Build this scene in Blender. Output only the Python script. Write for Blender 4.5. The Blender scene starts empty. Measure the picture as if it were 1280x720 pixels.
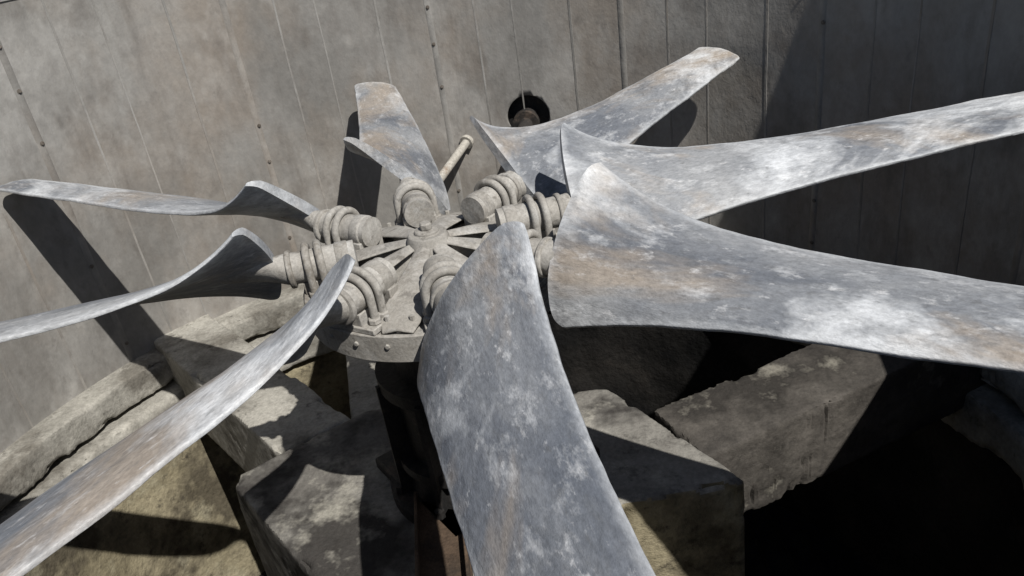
import bpy, bmesh, math, random
from mathutils import Vector, Matrix, noise
random.seed(7)
S=3.0
scene=bpy.context.scene
rad=math.radians
# ---------------------------------------------------------------- materials
def nd(nt,t,**k):
    n=nt.nodes.new(t)
    for a,b in k.items(): setattr(n,a,b)
    return n
def mat(name,ca,cb,layers=(),big=1.2,rough=0.8,bump=0.3,bscale=40,metal=0.0,stretch=(1,1,1),edge=None,bdist=0.01,spec=0.3,speck=(.75,1.2),lowb=2.0,swirl=0.0,streak=()):
    m=bpy.data.materials.new(name); m.use_nodes=True
    nt=m.node_tree; L=nt.links; b=nt.nodes['Principled BSDF']
    tc=nd(nt,'ShaderNodeTexCoord'); oi=nd(nt,'ShaderNodeObjectInfo')
    mul=nd(nt,'ShaderNodeMath',operation='MULTIPLY'); mul.inputs[1].default_value=37.0
    L.new(oi.outputs['Random'],mul.inputs[0])
    add=nd(nt,'ShaderNodeVectorMath',operation='ADD')
    L.new(tc.outputs['Object'],add.inputs[0]); L.new(mul.outputs[0],add.inputs[1])
    mp=nd(nt,'ShaderNodeMapping'); mp.inputs['Scale'].default_value=stretch
    L.new(add.outputs[0],mp.inputs['Vector'])
    def noi(scale,detail=5,ro=0.6,dist=0.0,vec=None):
        n=nd(nt,'ShaderNodeTexNoise'); n.inputs['Scale'].default_value=scale
        n.inputs['Detail'].default_value=detail; n.inputs['Roughness'].default_value=ro
        n.inputs['Distortion'].default_value=dist
        L.new(vec or mp.outputs[0],n.inputs['Vector']); return n
    def ramp(src,lo,hi):
        r=nd(nt,'ShaderNodeMapRange'); r.clamp=True
        r.inputs['From Min'].default_value=lo; r.inputs['From Max'].default_value=hi
        L.new(src,r.inputs['Value']); return r.outputs[0]
    def mix(f,a,c,mode='MIX'):
        x=nd(nt,'ShaderNodeMix',data_type='RGBA',blend_type=mode)
        L.new(f,x.inputs[0])
        for s,v in ((6,a),(7,c)):
            if isinstance(v,tuple): x.inputs[s].default_value=(*v,1)
            else: L.new(v,x.inputs[s])
        return x.outputs[2]
    n1=noi(big,5,0.62,dist=0.4+swirl)
    col=mix(ramp(n1.outputs[0],.38,.62),ca,cb)
    for (c,sc,lo,hi,amt) in layers:
        n=noi(sc,5,0.72 if sc>5 else .66,dist=swirl if sc<9 else 0)
        f=ramp(n.outputs[0],lo,hi)
        mm=nd(nt,'ShaderNodeMath',operation='MULTIPLY'); mm.inputs[1].default_value=amt
        L.new(f,mm.inputs[0]); col=mix(mm.outputs[0],col,c)
    for (c,vs,lo,hi,amt) in streak:
        m2=nd(nt,'ShaderNodeMapping'); m2.inputs['Scale'].default_value=vs
        L.new(add.outputs[0],m2.inputs['Vector'])
        n=noi(1.0,4,0.65,vec=m2.outputs[0],dist=.25)
        f=ramp(n.outputs[0],lo,hi)
        mm=nd(nt,'ShaderNodeMath',operation='MULTIPLY'); mm.inputs[1].default_value=amt
        L.new(f,mm.inputs[0]); col=mix(mm.outputs[0],col,c)
    if edge:
        at=nd(nt,'ShaderNodeAttribute'); at.attribute_name='edge'
        n=noi(9,5,0.75)
        a2=nd(nt,'ShaderNodeMath',operation='ADD'); L.new(at.outputs['Fac'],a2.inputs[0]); L.new(n.outputs[0],a2.inputs[1])
        f=ramp(a2.outputs[0],1.0,1.5)
        mm=nd(nt,'ShaderNodeMath',operation='MULTIPLY'); mm.inputs[1].default_value=0.5; L.new(f,mm.inputs[0])
        col=mix(mm.outputs[0],col,edge)
    fn=noi(bscale*1.5,2,0.75)
    g=nd(nt,'ShaderNodeMapRange'); g.inputs['From Min'].default_value=.3; g.inputs['From Max'].default_value=.7
    g.inputs['To Min'].default_value=speck[0]; g.inputs['To Max'].default_value=speck[1]
    L.new(fn.outputs[0],g.inputs['Value'])
    vm=nd(nt,'ShaderNodeVectorMath',operation='SCALE'); L.new(col,vm.inputs[0]); L.new(g.outputs[0],vm.inputs['Scale'])
    L.new(vm.outputs[0],b.inputs['Base Color'])
    b.inputs['Metallic'].default_value=metal
    b.inputs['Specular IOR Level'].default_value=spec
    rr=nd(nt,'ShaderNodeMapRange'); rr.inputs['To Min'].default_value=max(0,rough-.15); rr.inputs['To Max'].default_value=min(1,rough+.15)
    L.new(n1.outputs[0],rr.inputs['Value']); L.new(rr.outputs[0],b.inputs['Roughness'])
    bn=noi(bscale,4,0.7)
    bn2=noi(bscale*.18,2,0.6)
    am=nd(nt,'ShaderNodeMath',operation='MULTIPLY_ADD'); am.inputs[1].default_value=lowb
    L.new(bn2.outputs[0],am.inputs[0]); L.new(bn.outputs[0],am.inputs[2])
    bp=nd(nt,'ShaderNodeBump'); bp.inputs['Strength'].default_value=bump; bp.inputs['Distance'].default_value=bdist
    L.new(am.outputs[0],bp.inputs['Height']); L.new(bp.outputs[0],b.inputs['Normal'])
    return m
M_blade=mat('weathered_aluminium',(.165,.178,.20),(.36,.365,.37),
   layers=[((.10,.112,.135),.95,.47,.60,.75),((.39,.315,.235),1.1,.50,.62,.6),((.68,.70,.72),1.5,.51,.64,.8),((.11,.115,.12),6,.54,.70,.45),((.70,.71,.72),10,.55,.70,.45),((.80,.80,.80),24,.59,.70,.4),((.11,.11,.11),30,.57,.70,.5)],
   big=.75,rough=.58,bump=.6,bscale=46,metal=0.05,edge=(.58,.60,.62),stretch=(.5,1.2,1),bdist=.007,spec=.5,speck=(.80,1.15),swirl=.9)
M_hub=mat('dusty_cast_metal',(.28,.265,.24),(.45,.435,.405),
   layers=[((.11,.09,.065),4,.49,.63,.65),((.64,.64,.62),8,.54,.66,.5),((.07,.06,.05),16,.56,.67,.55)],big=4,rough=.8,bump=.4,bscale=60,bdist=.005,speck=(.8,1.15))
M_wall=mat('painted_fibreglass',(.195,.188,.175),(.31,.30,.283),
   layers=[((.225,.180,.138),.75,.46,.62,.5),((.42,.41,.39),1.6,.50,.66,.5),((.115,.10,.088),2.6,.55,.70,.45),((.13,.12,.11),10,.56,.70,.35)],
   big=.7,rough=.60,bump=.45,bscale=13,stretch=(1,1,.7),bdist=.012,spec=.4,speck=(.9,1.08),lowb=1.4,
   streak=[((.12,.105,.09),(3.5,3.5,.7),.54,.72,.45)])
M_conc=mat('old_concrete',(.26,.25,.222),(.385,.37,.33),
   layers=[((.10,.09,.075),1.6,.49,.63,.75),((.48,.465,.42),4,.54,.68,.5),((.05,.045,.04),10,.58,.70,.7)],
   big=1.3,rough=.95,bump=.8,bscale=30,bdist=.010,spec=.1,speck=(.8,1.15))
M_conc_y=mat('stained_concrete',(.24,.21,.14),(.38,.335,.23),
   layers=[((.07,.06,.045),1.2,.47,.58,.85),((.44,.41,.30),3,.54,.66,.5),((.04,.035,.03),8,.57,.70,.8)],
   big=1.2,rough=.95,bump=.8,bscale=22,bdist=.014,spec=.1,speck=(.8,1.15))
M_oily=mat('oil_stained_concrete',(.14,.132,.12),(.27,.26,.235),
   layers=[((.035,.032,.03),.9,.48,.56,.9),((.45,.43,.37),2.2,.53,.63,.65),((.04,.036,.032),9,.54,.70,.65)],
   big=1.3,rough=.88,bump=.8,bscale=30,bdist=.010,spec=.2,speck=(.8,1.15))
M_oily2=mat('soot_stained_concrete',(.042,.038,.034),(.11,.10,.088),
   layers=[((.02,.018,.016),1.3,.46,.6,.8),((.33,.31,.26),2.6,.57,.66,.6),((.03,.028,.026),9,.54,.70,.6)],
   big=1.3,rough=.8,bump=.8,bscale=30,bdist=.010,spec=.25,speck=(.8,1.15))
M_shade=mat('shade_dark_concrete',(.012,.012,.012),(.03,.028,.026),layers=[((.05,.045,.04),3,.58,.7,.5)],big=1.5,rough=.8,bump=.8,bscale=24,spec=.1)  # near-black concrete: the basin's shade is put into the colour
M_black=mat('grimy_black_steel',(.018,.018,.018),(.04,.036,.033),
   layers=[((.12,.09,.07),6,.56,.7,.6)],big=5,rough=.6,bump=.5,bscale=40)
M_dark=mat('black_plastic',(.006,.006,.007),(.014,.014,.015),big=3,rough=.8,bump=.3,bscale=30,spec=.1)
M_rust=mat('rusty_steel',(.07,.048,.033),(.13,.09,.06),
   layers=[((.03,.025,.02),4,.5,.65,.8)],big=5,rough=.9,bump=.6,bscale=50)
M_bolt=mat('dull_bolt_steel',(.10,.085,.07),(.18,.16,.14),big=20,rough=.7,bump=.2,bscale=80)
M_pipe=mat('pale_painted_pipe',(.36,.34,.30),(.45,.43,.39),layers=[((.2,.13,.08),6,.54,.68,.7)],big=4,rough=.7)
M_grass=mat('grass',(.04,.07,.02),(.08,.10,.035),layers=[((.16,.13,.08),.3,.55,.7,.6)],big=.4,rough=.95,bump=.6,bscale=8,bdist=.05)
M_leaf=mat('foliage',(.035,.07,.018),(.09,.12,.04),big=.8,rough=.7,bump=.1,bscale=20)
M_bark=mat('bark',(.10,.075,.05),(.17,.13,.10),big=4,rough=.95,bump=.8,bscale=20)
# ---------------------------------------------------------------- helpers
def link(o,parent=None):
    scene.collection.objects.link(o)
    if parent: o.parent=parent
    return o
def empty(name,loc=(0,0,0)):
    e=bpy.data.objects.new(name,None); e.location=loc; return link(e)
def from_bm(bm,name,m,parent=None,smooth=True,ang=40):
    bmesh.ops.recalc_face_normals(bm,faces=bm.faces)
    me=bpy.data.meshes.new(name); bm.to_mesh(me); bm.free()
    me.materials.append(m)
    if smooth:
        me.shade_smooth()
        try: me.set_sharp_from_angle(angle=rad(ang))
        except Exception: pass
    o=bpy.data.objects.new(name,me); return link(o,parent)
def ring(bm,c,ax,r,n=24,up=None):
    ax=Vector(ax).normalized()
    a=ax.orthogonal().normalized() if up is None else Vector(up)
    b=ax.cross(a)
    return [bm.verts.new(Vector(c)+a*(r*math.cos(2*math.pi*i/n))+b*(r*math.sin(2*math.pi*i/n))) for i in range(n)]
def bridge(bm,A,B):
    n=len(A)
    for i in range(n): bm.faces.new((A[i],A[(i+1)%n],B[(i+1)%n],B[i]))
def lathe(bm,p0,ax,prof,n=32,cap=True):
    ax=Vector(ax).normalized(); a=ax.orthogonal().normalized()
    rs=[ring(bm,Vector(p0)+ax*d,ax,max(r,1e-4),n,a) for d,r in prof]
    for A,B in zip(rs,rs[1:]): bridge(bm,A,B)
    if cap:
        bm.faces.new(rs[0]); bm.faces.new(rs[-1])
def box(bm,c,sz,rot=None):
    M=Matrix.Translation(Vector(c))@(rot or Matrix())@Matrix.Diagonal((*sz,1))
    bmesh.ops.create_cube(bm,size=1,matrix=M)
def prism_pts(bm,top,z0,z1):
    a=[bm.verts.new((x,y,z1)) for x,y in top]; b=[bm.verts.new((x,y,z0)) for x,y in top]
    bm.faces.new(a); bm.faces.new(b[::-1]); bridge(bm,a,b)
def rough_concrete(o,vox=.025,amp=.01,seed=0,fine=.003,chip=.05):
    md=o.modifiers.new('r','REMESH'); md.mode='VOXEL'; md.voxel_size=vox
    dg=bpy.context.evaluated_depsgraph_get(); dg.update()
    me=bpy.data.meshes.new_from_object(o.evaluated_get(dg))
    m=o.data.materials[0]; o.modifiers.clear(); o.data=me
    me.materials.clear(); me.materials.append(m)
    bm=bmesh.new(); bm.from_mesh(me)
    base=[v.co.copy() for v in bm.verts]
    cur=base
    for it in range(4):
        new=[]
        for v in bm.verts:
            s=Vector()
            for e in v.link_edges: s+=cur[e.other_vert(v).index]
            new.append(s/max(1,len(v.link_edges)))
        cur=new
    bm.normal_update(); nor=[v.normal.copy() for v in bm.verts]
    for v in bm.verts:
        b=base[v.index]; c=cur[v.index]; e=min(1,(b-c).length/(vox*.6))
        q=b+Vector((seed*3.1,1,7))
        w=max(0,min(1,noise.noise(q*2.6)*1.4+noise.noise(q*9)*.6))*e
        p=b.lerp(c,min(1,.1*e+w))
        d=noise.fractal(q*1.3,1.0,2.1,2)*amp+noise.noise(q*13)*fine*(.3+e)
        big=noise.noise(q*3.3)+.35*noise.noise(q*11)
        if big>.18: d-=min(.05,(big-.18)*chip*(.05+2.6*e))
        v.co=p+nor[v.index]*d
    bm.to_mesh(me); bm.free(); me.shade_smooth()
    try: me.set_sharp_from_angle(angle=rad(38))
    except Exception: pass
# ---------------------------------------------------------------- fan
fan=empty('axial_cooling_fan')
PH=9.0
# small real-world differences between blades: azimuth (deg) and length      F  G    H   A    B   C   D   E
DAZ=[0,-3.5,0,1.8,0.3,2.0,1.0,0.3]; LEN=[1.02,1.012,.985,1.02,1.0,1.0,1.0,1.0]
def lerp(a,b,t): return a+(b-a)*t
def pitch(r): return rad(12+39*math.exp(-max(0,r-.22)/.14))
def c_ccw(r):
    t=max(0,(r-.22)/.78); return lerp(.066,.049,min(1,t))+.070*math.exp(-t/.14)
def c_cw(r):
    t=max(0,(r-.22)/.78); return lerp(.068,.049,min(1,t))+.020*math.exp(-t/.12)
def blade_pt(u,v,side,seed=0,ln=1.0):
    k=.006*abs(v)**13 if v>0 else .014*abs(v)**11
    rin=.205+.020*v*v+k
    rout=ln-.012*abs(v)**6
    r=rin+(rout-rin)*u
    b=pitch(r)+rad(1.5)*noise.noise(Vector((seed,r*2.2,4))); y=v*(c_ccw(r) if v>0 else c_cw(r))
    y+=.0008*abs(v)**8*noise.noise(Vector((r*40,v*3,seed+2)))+.0012*abs(v)**8*noise.noise(Vector((r*12,v*3,seed+5)))
    ch=c_ccw(r)+c_cw(r)
    w=.0020*noise.noise(Vector((r*14,v*2,seed)))*abs(v)**4+.0016*noise.noise(Vector((r*6,v*3,seed+9)))
    cam=.055*ch*(1-v*v)+w
    th=(.013*(1-.6*min(1,(r-.2)/.8)))*math.sqrt(max(0,1-v*v))*.5+.0019
    n=cam+(th if side>0 else -th)
    return Vector((r, y*math.cos(b)-n*math.sin(b), y*math.sin(b)+n*math.cos(b)))*S
def make_blade(i):
    bm=bmesh.new(); lay=bm.verts.layers.float.new('edge')
    NU,NV=130,30; loops=[]
    for a in range(NU+1):
        u=(a/NU)**1.35; lp=[]
        seq=[(math.sin((j/NV-.5)*math.pi),1) for j in range(NV+1)]+[(math.sin((.5-j/NV)*math.pi),-1) for j in range(NV+1)]
        for v,s in seq:
            vt=bm.verts.new(blade_pt(u,v,s,i*5.3,LEN[i])); 
            e=max(abs(v)**5, max(0,1-u/.05)*.8, max(0,(u-.97)/.03)*.8); vt[lay]=e
            lp.append(vt)
        loops.append(lp)
    for A,B in zip(loops,loops[1:]): bridge(bm,A,B)
    for lp in (loops[0],loops[-1]):
        n=NV+1
        for j in range(NV):
            bm.faces.new((lp[j],lp[j+1],lp[2*n-2-j],lp[2*n-1-j]))
    o=from_bm(bm,'blade_%d'%(i+1),M_blade,fan,ang=50)
    o.rotation_euler=(0,0,rad(PH+45*i+DAZ[i]))
    bm=bmesh.new(); st=[(.10,.022,.022,0),(.17,.022,.022,0),(.195,.022,.021,.0),(.215,.024,.014,-.004),(.24,.024,.008,-.004),(.28,.018,.004,-.003)]
    rs=[]
    for r,a,bb,off in st:
        p=pitch(max(r,.22)); k=min(1,max(0,(r-.19)/.03))
        cam=.05*(c_ccw(max(r,.22))+c_cw(max(r,.22)))*k+off
        c=Vector((r,-cam*math.sin(p),cam*math.cos(p)))*S
        C=Vector((0,math.cos(p),math.sin(p))); N=Vector((0,-math.sin(p),math.cos(p)))
        rs.append([bm.verts.new(c+C*(a*S*math.cos(t*math.pi/14))+N*(bb*S*math.sin(t*math.pi/14))) for t in range(28)])
    for A,B in zip(rs,rs[1:]): bridge(bm,A,B)
    bm.faces.new(rs[0]); bm.faces.new(rs[-1])
    o2=from_bm(bm,'blade_shank_%d'%(i+1),M_hub,fan,ang=60); o2.rotation_euler=o.rotation_euler
    bm=bmesh.new()
    for r,rr in ((.147,.0054),(.163,.0054)):
        tilt=random.uniform(-.06,.06); R1=.0275*S; rr*=S; pts=[]
        for j in range(25):
            t=math.pi*j/24; pts.append(Vector((r*S+tilt*R1*math.cos(t),R1*math.cos(t),R1*math.sin(t))))
        pts=[Vector((r*S+tilt*R1,R1,-.042*S))]+pts+[Vector((r*S-tilt*R1,-R1,-.042*S))]
        prev=None
        for j,pp in enumerate(pts):
            tg=(pts[min(j+1,len(pts)-1)]-pts[max(j-1,0)]).normalized()
            cur=ring(bm,pp,tg,rr,12,Vector((1,0,0)).cross(tg).normalized())
            if prev: bridge(bm,prev,cur)
            else: bm.faces.new(cur)
            prev=cur
        bm.faces.new(prev)
        for sy in (-1,1):
            lathe(bm,(r*S,sy*R1,-.034*S),(0,0,1),[(0,.0085*S),(.008*S,.0085*S)],6)
    lathe(bm,(.184*S,0,0),(1,0,0),[(0,.0235*S),(.001*S,.0260*S),(.007*S,.0260*S),(.008*S,.0235*S)],28)
    box(bm,(.156*S,0,-.038*S),(.046*S,.074*S,.008*S))
    box(bm,(.156*S,0,-.026*S),(.040*S,.034*S,.018*S))
    lathe(bm,(.106*S,0,0),(1,0,0),[(0,.014*S),(.001*S,.020*S),(.003*S,.0235*S),(.018*S,.0235*S),(.020*S,.022*S)],28)
    lathe(bm,(.101*S,0,0),(1,0,0),[(0,.009*S),(.007*S,.009*S)],6)
    box(bm,(.1145*S,0,-.024*S),(.018*S,.050*S,.030*S))
    o3=from_bm(bm,'blade_clamp_%d'%(i+1),M_hub,fan,ang=45); o3.rotation_euler=o.rotation_euler
    bv=o3.modifiers.new('b','BEVEL'); bv.width=.004; bv.segments=2; bv.limit_method='ANGLE'; bv.angle_limit=rad(60)
for i in range(8): make_blade(i)
bm=bmesh.new()
def annulus(bm,ri,ro,z0,z1,n=96):
    prof=[(ri,z0),(ro,z0),(ro,z1),(ri,z1)]
    V=[[bm.verts.new((r*S*math.cos(2*math.pi*i/n),r*S*math.sin(2*math.pi*i/n),z*S)) for r,z in prof] for i in range(n)]
    for i in range(n):
        for j in range(4):
            bm.faces.new((V[i][j],V[(i+1)%n][j],V[(i+1)%n][(j+1)%4],V[i][(j+1)%4]))
annulus(bm,.130,.178,-.050,-.044)
annulus(bm,.1765,.1825,-.080,-.042)
annulus(bm,.03,.175,-.078,-.073)
lathe(bm,(0,0,-.085*S),(0,0,1),[(0,.05*S),(.03*S,.05*S),(.05*S,.040*S),(.072*S,.032*S),(.090*S,.029*S),(.096*S,.026*S),(.096*S,.017*S),(.100*S,.017*S),(.101*S,.014*S)],40)
lathe(bm,(0,0,.016*S),(0,0,1),[(0,.009*S),(.008*S,.009*S),(.010*S,.007*S)],6)
for k in range(8):
    a=rad(PH+22.5+45*k); R_=Matrix.Rotation(a,4,'Z')
    def P(x,y,z): return R_@Vector((x*S,y*S,z*S))
    def slab(pts,t):
        A=[bm.verts.new(P(x,-t,z)) for x,z in pts]; B=[bm.verts.new(P(x,t,z)) for x,z in pts]
        bm.faces.new(A); bm.faces.new(B[::-1]); bridge(bm,A,B)
    slab([(.024,-.006),(.06,-.012),(.11,-.021),(.172,-.040),(.172,-.074),(.024,-.074)],.0035)
    top=[(.024,.0095,-.001),(.045,.0125,-.005),(.075,.017,-.011),(.11,.022,-.019),(.14,.027,-.027),(.160,.026,-.034),(.176,.020,-.040)]
    U=[[bm.verts.new(q) for q in (P(x,-w,z-.003),P(x,0,z+.001),P(x,w,z-.003),P(x,w,z+.0005),P(x,0,z+.005),P(x,-w,z+.0005))] for x,w,z in top]
    for A,B in zip(U,U[1:]): bridge(bm,A,B)
    bm.faces.new(U[0]); bm.faces.new(U[-1])
    a2=rad(PH+45*k); R_=Matrix.Rotation(a2,4,'Z')
    slab([(.026,-.022),(.102,-.026),(.102,-.072),(.026,-.072)],.004)
    for s in (-1,1):
        pr=((.085,-.034),(.12,-.032),(.130,-.040),(.174,-.043),(.174,-.072),(.085,-.072))
        A=[bm.verts.new(P(x,s*.0315,z)) for x,z in pr]; B=[bm.verts.new(P(x,s*.0345,z)) for x,z in pr]
        bm.faces.new(A); bm.faces.new(B[::-1]); bridge(bm,A,B)
hub=from_bm(bm,'hub_casting',M_hub,fan,ang=35)
bv=hub.modifiers.new('b','BEVEL'); bv.width=.005; bv.segments=2; bv.limit_method='ANGLE'; bv.angle_limit=rad(50)
bm=bmesh.new()
for k in range(26):
    a=2*math.pi*k/26+.05; d=Vector((math.cos(a),math.sin(a),0))
    lathe(bm,d*.182*S+Vector((0,0,-.056*S)),d,[(0,.0034*S),(.0025*S,.0034*S),(.003*S,.0025*S)],6)
for k in range(8):
    a=rad(PH+22.5+45*k)
    for da in (-.1,.1):
        d=Vector((math.cos(a+da),math.sin(a+da),0))
        lathe(bm,d*.160*S+Vector((0,0,-.034*S)),(0,0,1),[(0,.0035*S),(.008*S,.0035*S)],6)
from_bm(bm,'hub_bolts',M_hub,fan,ang=30)
# ---------------------------------------------------------------- gearbox
gb=empty('gearbox')
bm=bmesh.new()
lathe(bm,(0,0,-.42*S),(0,0,1),[(0,.135*S),(.02*S,.135*S),(.02*S,.105*S),(.07*S,.095*S),(.07*S,.112*S),(.085*S,.112*S),(.085*S,.09*S),(.2*S,.095*S),(.21*S,.115*S),(.23*S,.115*S),(.23*S,.085*S),(.30*S,.07*S),(.31*S,.05*S),(.345*S,.05*S)],48)
for k in range(8):
    a=rad(20+45*k); R_=Matrix.Rotation(a,4,'Z')
    box(bm,R_@Vector((.105*S,0,-.30*S)),(.03*S,.008*S,.2*S),R_)
    lathe(bm,R_@Vector((.122*S,0,-.40*S)),(0,0,1),[(0,.008*S),(.015*S,.008*S)],6)
from_bm(bm,'housing',M_black,gb,ang=35)
bm=bmesh.new()
box(bm,(.02*S,.02*S,-.409*S),(.28*S,.25*S,.022*S),Matrix.Rotation(.57,4,'Z'))
o=from_bm(bm,'base_frame',M_black,gb,ang=35)
bv=o.modifiers.new('b','BEVEL'); bv.width=.012; bv.segments=2
bm=bmesh.new()
box(bm,(-.045*S,-.24*S,-.408*S),(.075*S,.34*S,.02*S),Matrix.Rotation(.05,4,'Z'))
for sx in (-.034,.034): box(bm,((-.045+sx)*S,-.24*S,-.388*S),(.005*S,.34*S,.022*S),Matrix.Rotation(.05,4,'Z'))
o=from_bm(bm,'steel_channel',M_rust,gb,ang=35)
bv=o.modifiers.new('b','BEVEL'); bv.width=.004; bv.segments=2
sh=empty('drive_shaft'); bm=bmesh.new()
p0=Vector((.02,.08,-.2))*S; p1=Vector((.225,1.10,-.15))*S; L_=(p1-p0).length
lathe(bm,p0,p1-p0,[(0,.035*S),(.03*S,.035*S),(.03*S,.018*S),(L_-.12*S,.018*S),(L_-.12*S,.034*S),(L_-.10*S,.034*S),(L_-.10*S,.024*S),(L_,.024*S)],28)
from_bm(bm,'tube',M_black,sh)
bm=bmesh.new(); p0=Vector((.05,1.045,-.19))*S; p1=Vector((-.12,.70,-.27))*S
lathe(bm,p0,p1-p0,[(0,.011*S),((p1-p0).length,.011*S)],16)
lathe(bm,p1,(.3,-.6,-.2),[(0,.011*S),(.6*S,.011*S)],16)
lathe(bm,p0+(p1-p0)*.02,p1-p0,[(0,.018*S),(.012*S,.018*S)],16)
from_bm(bm,'oil_pipe',M_pipe)
# ---------------------------------------------------------------- stack wall
RW=1.04; ZB,ZT=-.485,.335
wall=empty('fan_stack_wall')
bm=bmesh.new(); N=720; K=44
def zt(adeg):
    adeg=(adeg+180)%360-180
    if -116.9<adeg<12.8: return .16      # unseen rim lowered here so sun reaches the right-hand blades
    if 12.8<=adeg<38.4: return .27  # rim dropped out of view to shift the wall's own shadow edge
    return ZT
def wr(a,z):
    q=Vector((math.cos(a)*3,math.sin(a)*3,z*2))
    return RW+.0022*noise.noise(q*1.3)+.0010*noise.noise(q*5)
I=[];O=[]
for i in range(N):
    a=2*math.pi*i/N; ca,sa=math.cos(a),math.sin(a); ri=[];ro=[]
    for j in range(K+1):
        z=lerp(ZB,zt(i*.5),j/K); r=wr(a,z)
        ri.append(bm.verts.new((r*S*ca,r*S*sa,z*S))); ro.append(bm.verts.new(((RW+.006)*S*ca,(RW+.006)*S*sa,z*S)))
    I.append(ri);O.append(ro)
for i in range(N):
    k=(i+1)%N
    for j in range(K):
        bm.faces.new((I[i][j],I[i][j+1],I[k][j+1],I[k][j])); bm.faces.new((O[i][j],O[k][j],O[k][j+1],O[i][j+1]))
    bm.faces.new((I[i][0],I[k][0],O[k][0],O[i][0])); bm.faces.new((I[i][K],O[i][K],O[k][K],I[k][K]))
w=from_bm(bm,'shell',M_wall,wall,ang=60)
bm=bmesh.new(); d=Vector((.205,.979,0)).normalized()
lathe(bm,d*.9*S+Vector((0,0,-.146*S)),d,[(0,.055*S),(.3*S,.055*S)],48)
cut=from_bm(bm,'cut',M_wall)
bo=w.modifiers.new('bool','BOOLEAN'); bo.operation='DIFFERENCE'; bo.object=cut; bo.solver='EXACT'
dg=bpy.context.evaluated_depsgraph_get(); dg.update()
me=bpy.data.meshes.new_from_object(w.evaluated_get(dg)); w.modifiers.clear(); w.data=me
bpy.data.objects.remove(cut)
bm=bmesh.new(); bb=bmesh.new()
main=[12.7+25.714*k for k in range(14)]
def strip(adeg,wd,t):
    a0=rad(adeg); n=60
    prev=None
    for j in range(n+1):
        z=lerp(ZB+.002,min(zt(adeg-1),zt(adeg+1))-.01,j/n); q=[]
        for da,dr in ((-wd,.0004),(-wd*.8,-t),(wd*.8,-t),(wd,.0004)):
            a=a0+da+.0014*noise.noise(Vector((adeg,z*7,0)))+.0005*noise.noise(Vector((adeg,z*30,da*900))); r=wr(a,z)+dr
            q.append(bm.verts.new((r*S*math.cos(a),r*S*math.sin(a),z*S)))
        if prev:
            for i in range(3): bm.faces.new((prev[i],prev[i+1],q[i+1],q[i]))
        prev=q
for m_ in main:
    strip(m_,.0075,.0011); strip(m_+6.8,.003,.0010); strip(m_+14.5,.002,.0007); strip(m_+19.6,.0025,.0007)
    for j in range(8):
        z=ZB+.05+j*.1+random.uniform(-.012,.012); a=rad(m_+random.uniform(-.15,.15))
        if random.random()<.2: continue
        dd=Vector((math.cos(a),math.sin(a),0)); r=wr(a,z)-.0009
        if z>zt(m_)-.02: continue
        lathe(bb,dd*r*S+Vector((0,0,z*S)),-dd,[(0,.0048*S),(.0014*S,.0048*S),(.0015*S,.0028*S),(.0036*S,.0028*S)],8)
from_bm(bm,'panel_seams',M_wall,wall,ang=50)
from_bm(bb,'panel_bolts',M_bolt,wall,ang=30)
def arc_poly(bm,ri,ro,z0,z1,a0,a1,n,jit=0,seed=0):
    V=[]
    for i in range(n+1):
        a=rad(lerp(a0,a1,i/n)); j=jit*noise.noise(Vector((a*5,seed,0)))
        V.append([bm.verts.new((r*S*math.cos(a),r*S*math.sin(a),z*S)) for r,z in ((ri+j,z0),(ro,z0),(ro,z1),(ri+j,z1))])
    for A,B in zip(V,V[1:]): bridge(bm,A,B)
    bm.faces.new(V[0]); bm.faces.new(V[-1])
bm=bmesh.new(); arc_poly(bm,RW-.002,RW+.03,ZT-.004,ZT+.008,39,242.5,180)
arc_poly(bm,RW-.002,RW+.03,.27-.004,.27+.008,13,38,60)
arc_poly(bm,RW-.002,RW+.03,.16-.004,.16+.008,-116.5,12.5,90)
for zz in (.1,-.2): annulus(bm,RW+.0065,RW+.03,zz,zz+.012,180)
from_bm(bm,'stiffener_rings',M_wall,wall,ang=30)
mo=empty('drive_motor'); bm=bmesh.new()
c=d*1.075*S+Vector((0,0,-.146*S))
lathe(bm,c,d,[(0,.085*S),(.02*S,.085*S),(.02*S,.07*S),(.3*S,.07*S),(.32*S,.05*S)],32)
e_=d.cross(Vector((0,0,1)))
R_=Matrix(((e_.x,d.x,0,0),(e_.y,d.y,0,0),(0,0,1,0),(0,0,0,1)))
for k in range(16):
    a=2*math.pi*k/16; o_=e_*math.cos(a)+Vector((0,0,1))*math.sin(a)
    box(bm,c+d*.17*S+o_*.075*S,(.006*S,.24*S,.006*S),R_)
box(bm,c+d*.15*S+Vector((0,0,-.2*S)),(.16*S,.26*S,.26*S),R_)
from_bm(bm,'body',M_black,mo,ang=30)
# ---------------------------------------------------------------- concrete ring ledge
cr=empty('concrete_ring_beam')
bm=bmesh.new(); arc_poly(bm,.975,1.12,-.550,-.480,0,359.5,240,.006,1)
o=from_bm(bm,'upper_course',M_conc,cr); rough_concrete(o,.022,.006,1,chip=.07)
bm=bmesh.new(); arc_poly(bm,.945,1.10,-.66,-.562,0,359.5,240,.010,5)
o=from_bm(bm,'lower_course',M_conc,cr); rough_concrete(o,.026,.008,2,chip=.08)
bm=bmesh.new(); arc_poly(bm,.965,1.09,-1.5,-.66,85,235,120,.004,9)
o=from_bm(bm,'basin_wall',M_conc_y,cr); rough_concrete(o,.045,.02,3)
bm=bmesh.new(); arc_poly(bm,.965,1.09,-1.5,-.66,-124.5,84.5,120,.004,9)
o=from_bm(bm,'basin_wall_shade',M_shade,cr); rough_concrete(o,.06,.02,3)  # rest of the basin wall, with its shade painted in
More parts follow.
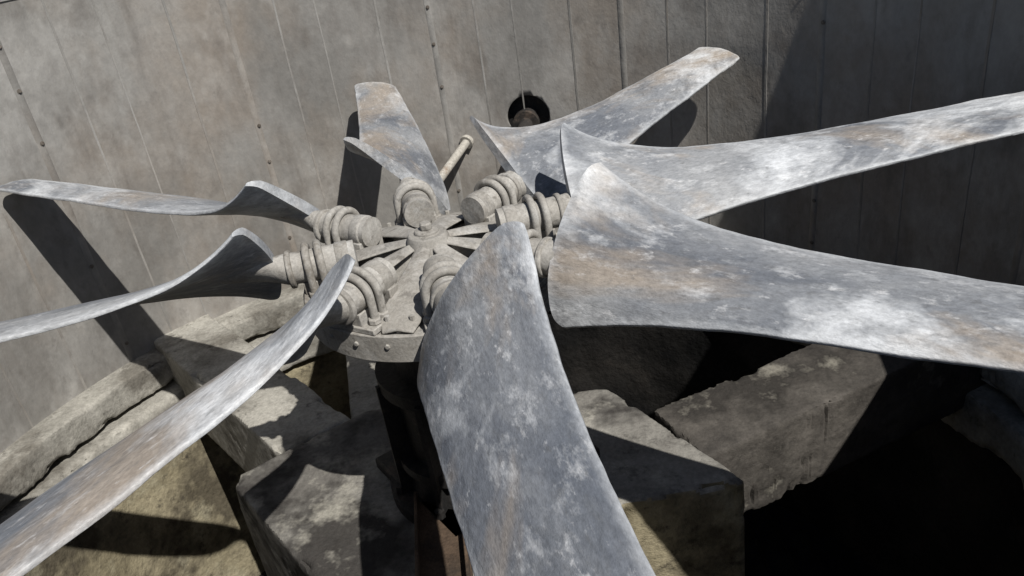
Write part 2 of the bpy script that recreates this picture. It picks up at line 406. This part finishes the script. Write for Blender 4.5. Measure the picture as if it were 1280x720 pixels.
# ---------------------------------------------------------------- concrete pad & beams
def block(name,poly,z0,z1,m,seed,vox=.017,amp=.005,chip=.06):
    bm=bmesh.new(); prism_pts(bm,[(x*S,y*S) for x,y in poly],z0*S,z1*S)
    o=from_bm(bm,name,m); rough_concrete(o,vox,amp,seed,chip=chip); return o
pl=block('concrete_gearbox_plinth',[(-.425,.08),(-.20,.225),(.249,.18),(.411,-.107),(.215,-.115),(.12,-.46),(-.03,-.46)],-.95,-.42,M_oily,4,chip=.075)
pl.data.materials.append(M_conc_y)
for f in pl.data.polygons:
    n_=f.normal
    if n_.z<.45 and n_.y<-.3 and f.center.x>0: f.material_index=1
e1=Vector((.93,.36)).normalized()
def beam(name,p,e,L,wd,z0,z1,m,seed):
    e=Vector(e).normalized(); n=Vector((e.y,-e.x)); p=Vector(p)
    poly=[p,p+e*L,p+e*L+n*wd,p+n*wd]
    return block(name,[(q.x,q.y) for q in poly],z0,z1,m,seed,chip=.075)
beam('concrete_beam',(.315,.105),e1,.74,.15,-.60,-.43,M_oily2,6)
beam('concrete_beam',(-.235,.255),(-.62,.79),.74,-.15,-.66,-.46,M_conc,7)
beam('concrete_beam',(-.10,.20),(-.15,1),.80,-.14,-.70,-.50,M_conc,9)
bm=bmesh.new()
for k in range(29):
    x=(-.92+k*.065); h=math.sqrt(max(0,.93**2-x*x))
    if h<.05: continue
    box(bm,(x*S,0,-1.215*S),(.006*S,2*h*S,.012*S))
box(bm,(0,0,-1.23*S),(1.92*S,1.92*S,.018*S))
from_bm(bm,'basin_floor_grating',M_dark,None,smooth=False)
# ---------------------------------------------------------------- outside world
bm=bmesh.new(); n=120
V=[[bm.verts.new((r*math.cos(2*math.pi*i/n),r*math.sin(2*math.pi*i/n),-.50*S)) for r in (1.10*S,7.5)] for i in range(n)]
for i in range(n): bm.faces.new((V[i][0],V[i][1],V[(i+1)%n][1],V[(i+1)%n][0]))
from_bm(bm,'tower_deck',M_conc,smooth=False)
bm=bmesh.new()
bmesh.ops.create_grid(bm,x_segments=60,y_segments=60,size=600,matrix=Matrix.Translation((0,0,-5.2)))
from_bm(bm,'ground',M_grass,smooth=False)
def tree(loc,h,cr_,seed):
    rnd=random.Random(seed); e=empty('tree',loc); bm=bmesh.new()
    lathe(bm,(0,0,0),(.03,0,1),[(0,.28),(h*.3,.2),(h*.6,.13),(h*.9,.03)],12)
    lv=bmesh.new()
    for k in range(16):
        a=rnd.uniform(0,6.28); z=h*rnd.uniform(.35,.85); l=cr_*rnd.uniform(.5,1)
        dd=Vector((math.cos(a),math.sin(a),rnd.uniform(.1,.8))).normalized()
        lathe(bm,(0,0,z),dd,[(0,.09),(l,.02)],7)
        c=Vector((0,0,z))+dd*l
        for q in range(260):
            o_=Vector((rnd.gauss(0,1),rnd.gauss(0,1),rnd.gauss(0,.7)))*cr_*.28
            s=rnd.uniform(.06,.14); M=Matrix.Translation(c+o_)@Matrix.Rotation(rnd.uniform(0,6.28),4,Vector((rnd.gauss(0,1),rnd.gauss(0,1),rnd.gauss(0,1))).normalized())
            vs=[lv.verts.new(M@Vector(p)) for p in ((-s,0,0),(0,-s*.5,0),(s,0,0),(0,s*.5,0))]; lv.faces.new(vs)
    from_bm(bm,'trunk',M_bark,e); from_bm(lv,'crown',M_leaf,e,smooth=False)
tree((-7.5,11.5,-5.2),7.2,2.2,3); tree((-11.5,10.5,-5.2),7.6,2.4,5); tree((-4,16,-5.2),7.5,2.4,8)
# ---------------------------------------------------------------- light
PSI,EL=126,52
u=Vector((math.cos(rad(PSI))*math.cos(rad(EL)),math.sin(rad(PSI))*math.cos(rad(EL)),-math.sin(rad(EL))))
sl=bpy.data.lights.new('sun','SUN'); sl.energy=5.0; sl.angle=rad(.5); sl.color=(1,.965,.91)
so=link(bpy.data.objects.new('sun',sl)); so.rotation_euler=u.to_track_quat('-Z','Y').to_euler(); so.location=(5,-6,8)
w_=bpy.data.worlds.new('World'); scene.world=w_; w_.use_nodes=True
nt=w_.node_tree; sk=nt.nodes.new('ShaderNodeTexSky'); sk.sky_type='NISHITA'; sk.sun_disc=False
sk.sun_elevation=rad(EL); sk.sun_rotation=rad(90-(PSI+180)); 
bg=nt.nodes['Background']; bg.inputs[1].default_value=.05; nt.links.new(sk.outputs[0],bg.inputs[0])
# ---------------------------------------------------------------- camera
cam=bpy.data.cameras.new('camera'); cam.lens=36*1000/1280; cam.sensor_width=36; cam.clip_start=.05; cam.clip_end=2000
co=link(bpy.data.objects.new('camera',cam))
p=rad(28); ro=math.atan2(.15,.99)
F=Vector((0,math.cos(p),-math.sin(p))); R0=Vector((1,0,0)); U0=Vector((0,math.sin(p),math.cos(p)))
CR=R0*math.cos(ro)-U0*math.sin(ro); CU=R0*math.sin(ro)+U0*math.cos(ro)
Mx=Matrix((CR,CU,-F)).transposed().to_4x4(); Mx.translation=Vector((.104,-1.01,.443))*S
co.matrix_world=Mx; scene.camera=co
scene.view_settings.view_transform='Standard'; scene.view_settings.look='None'; scene.view_settings.exposure=0
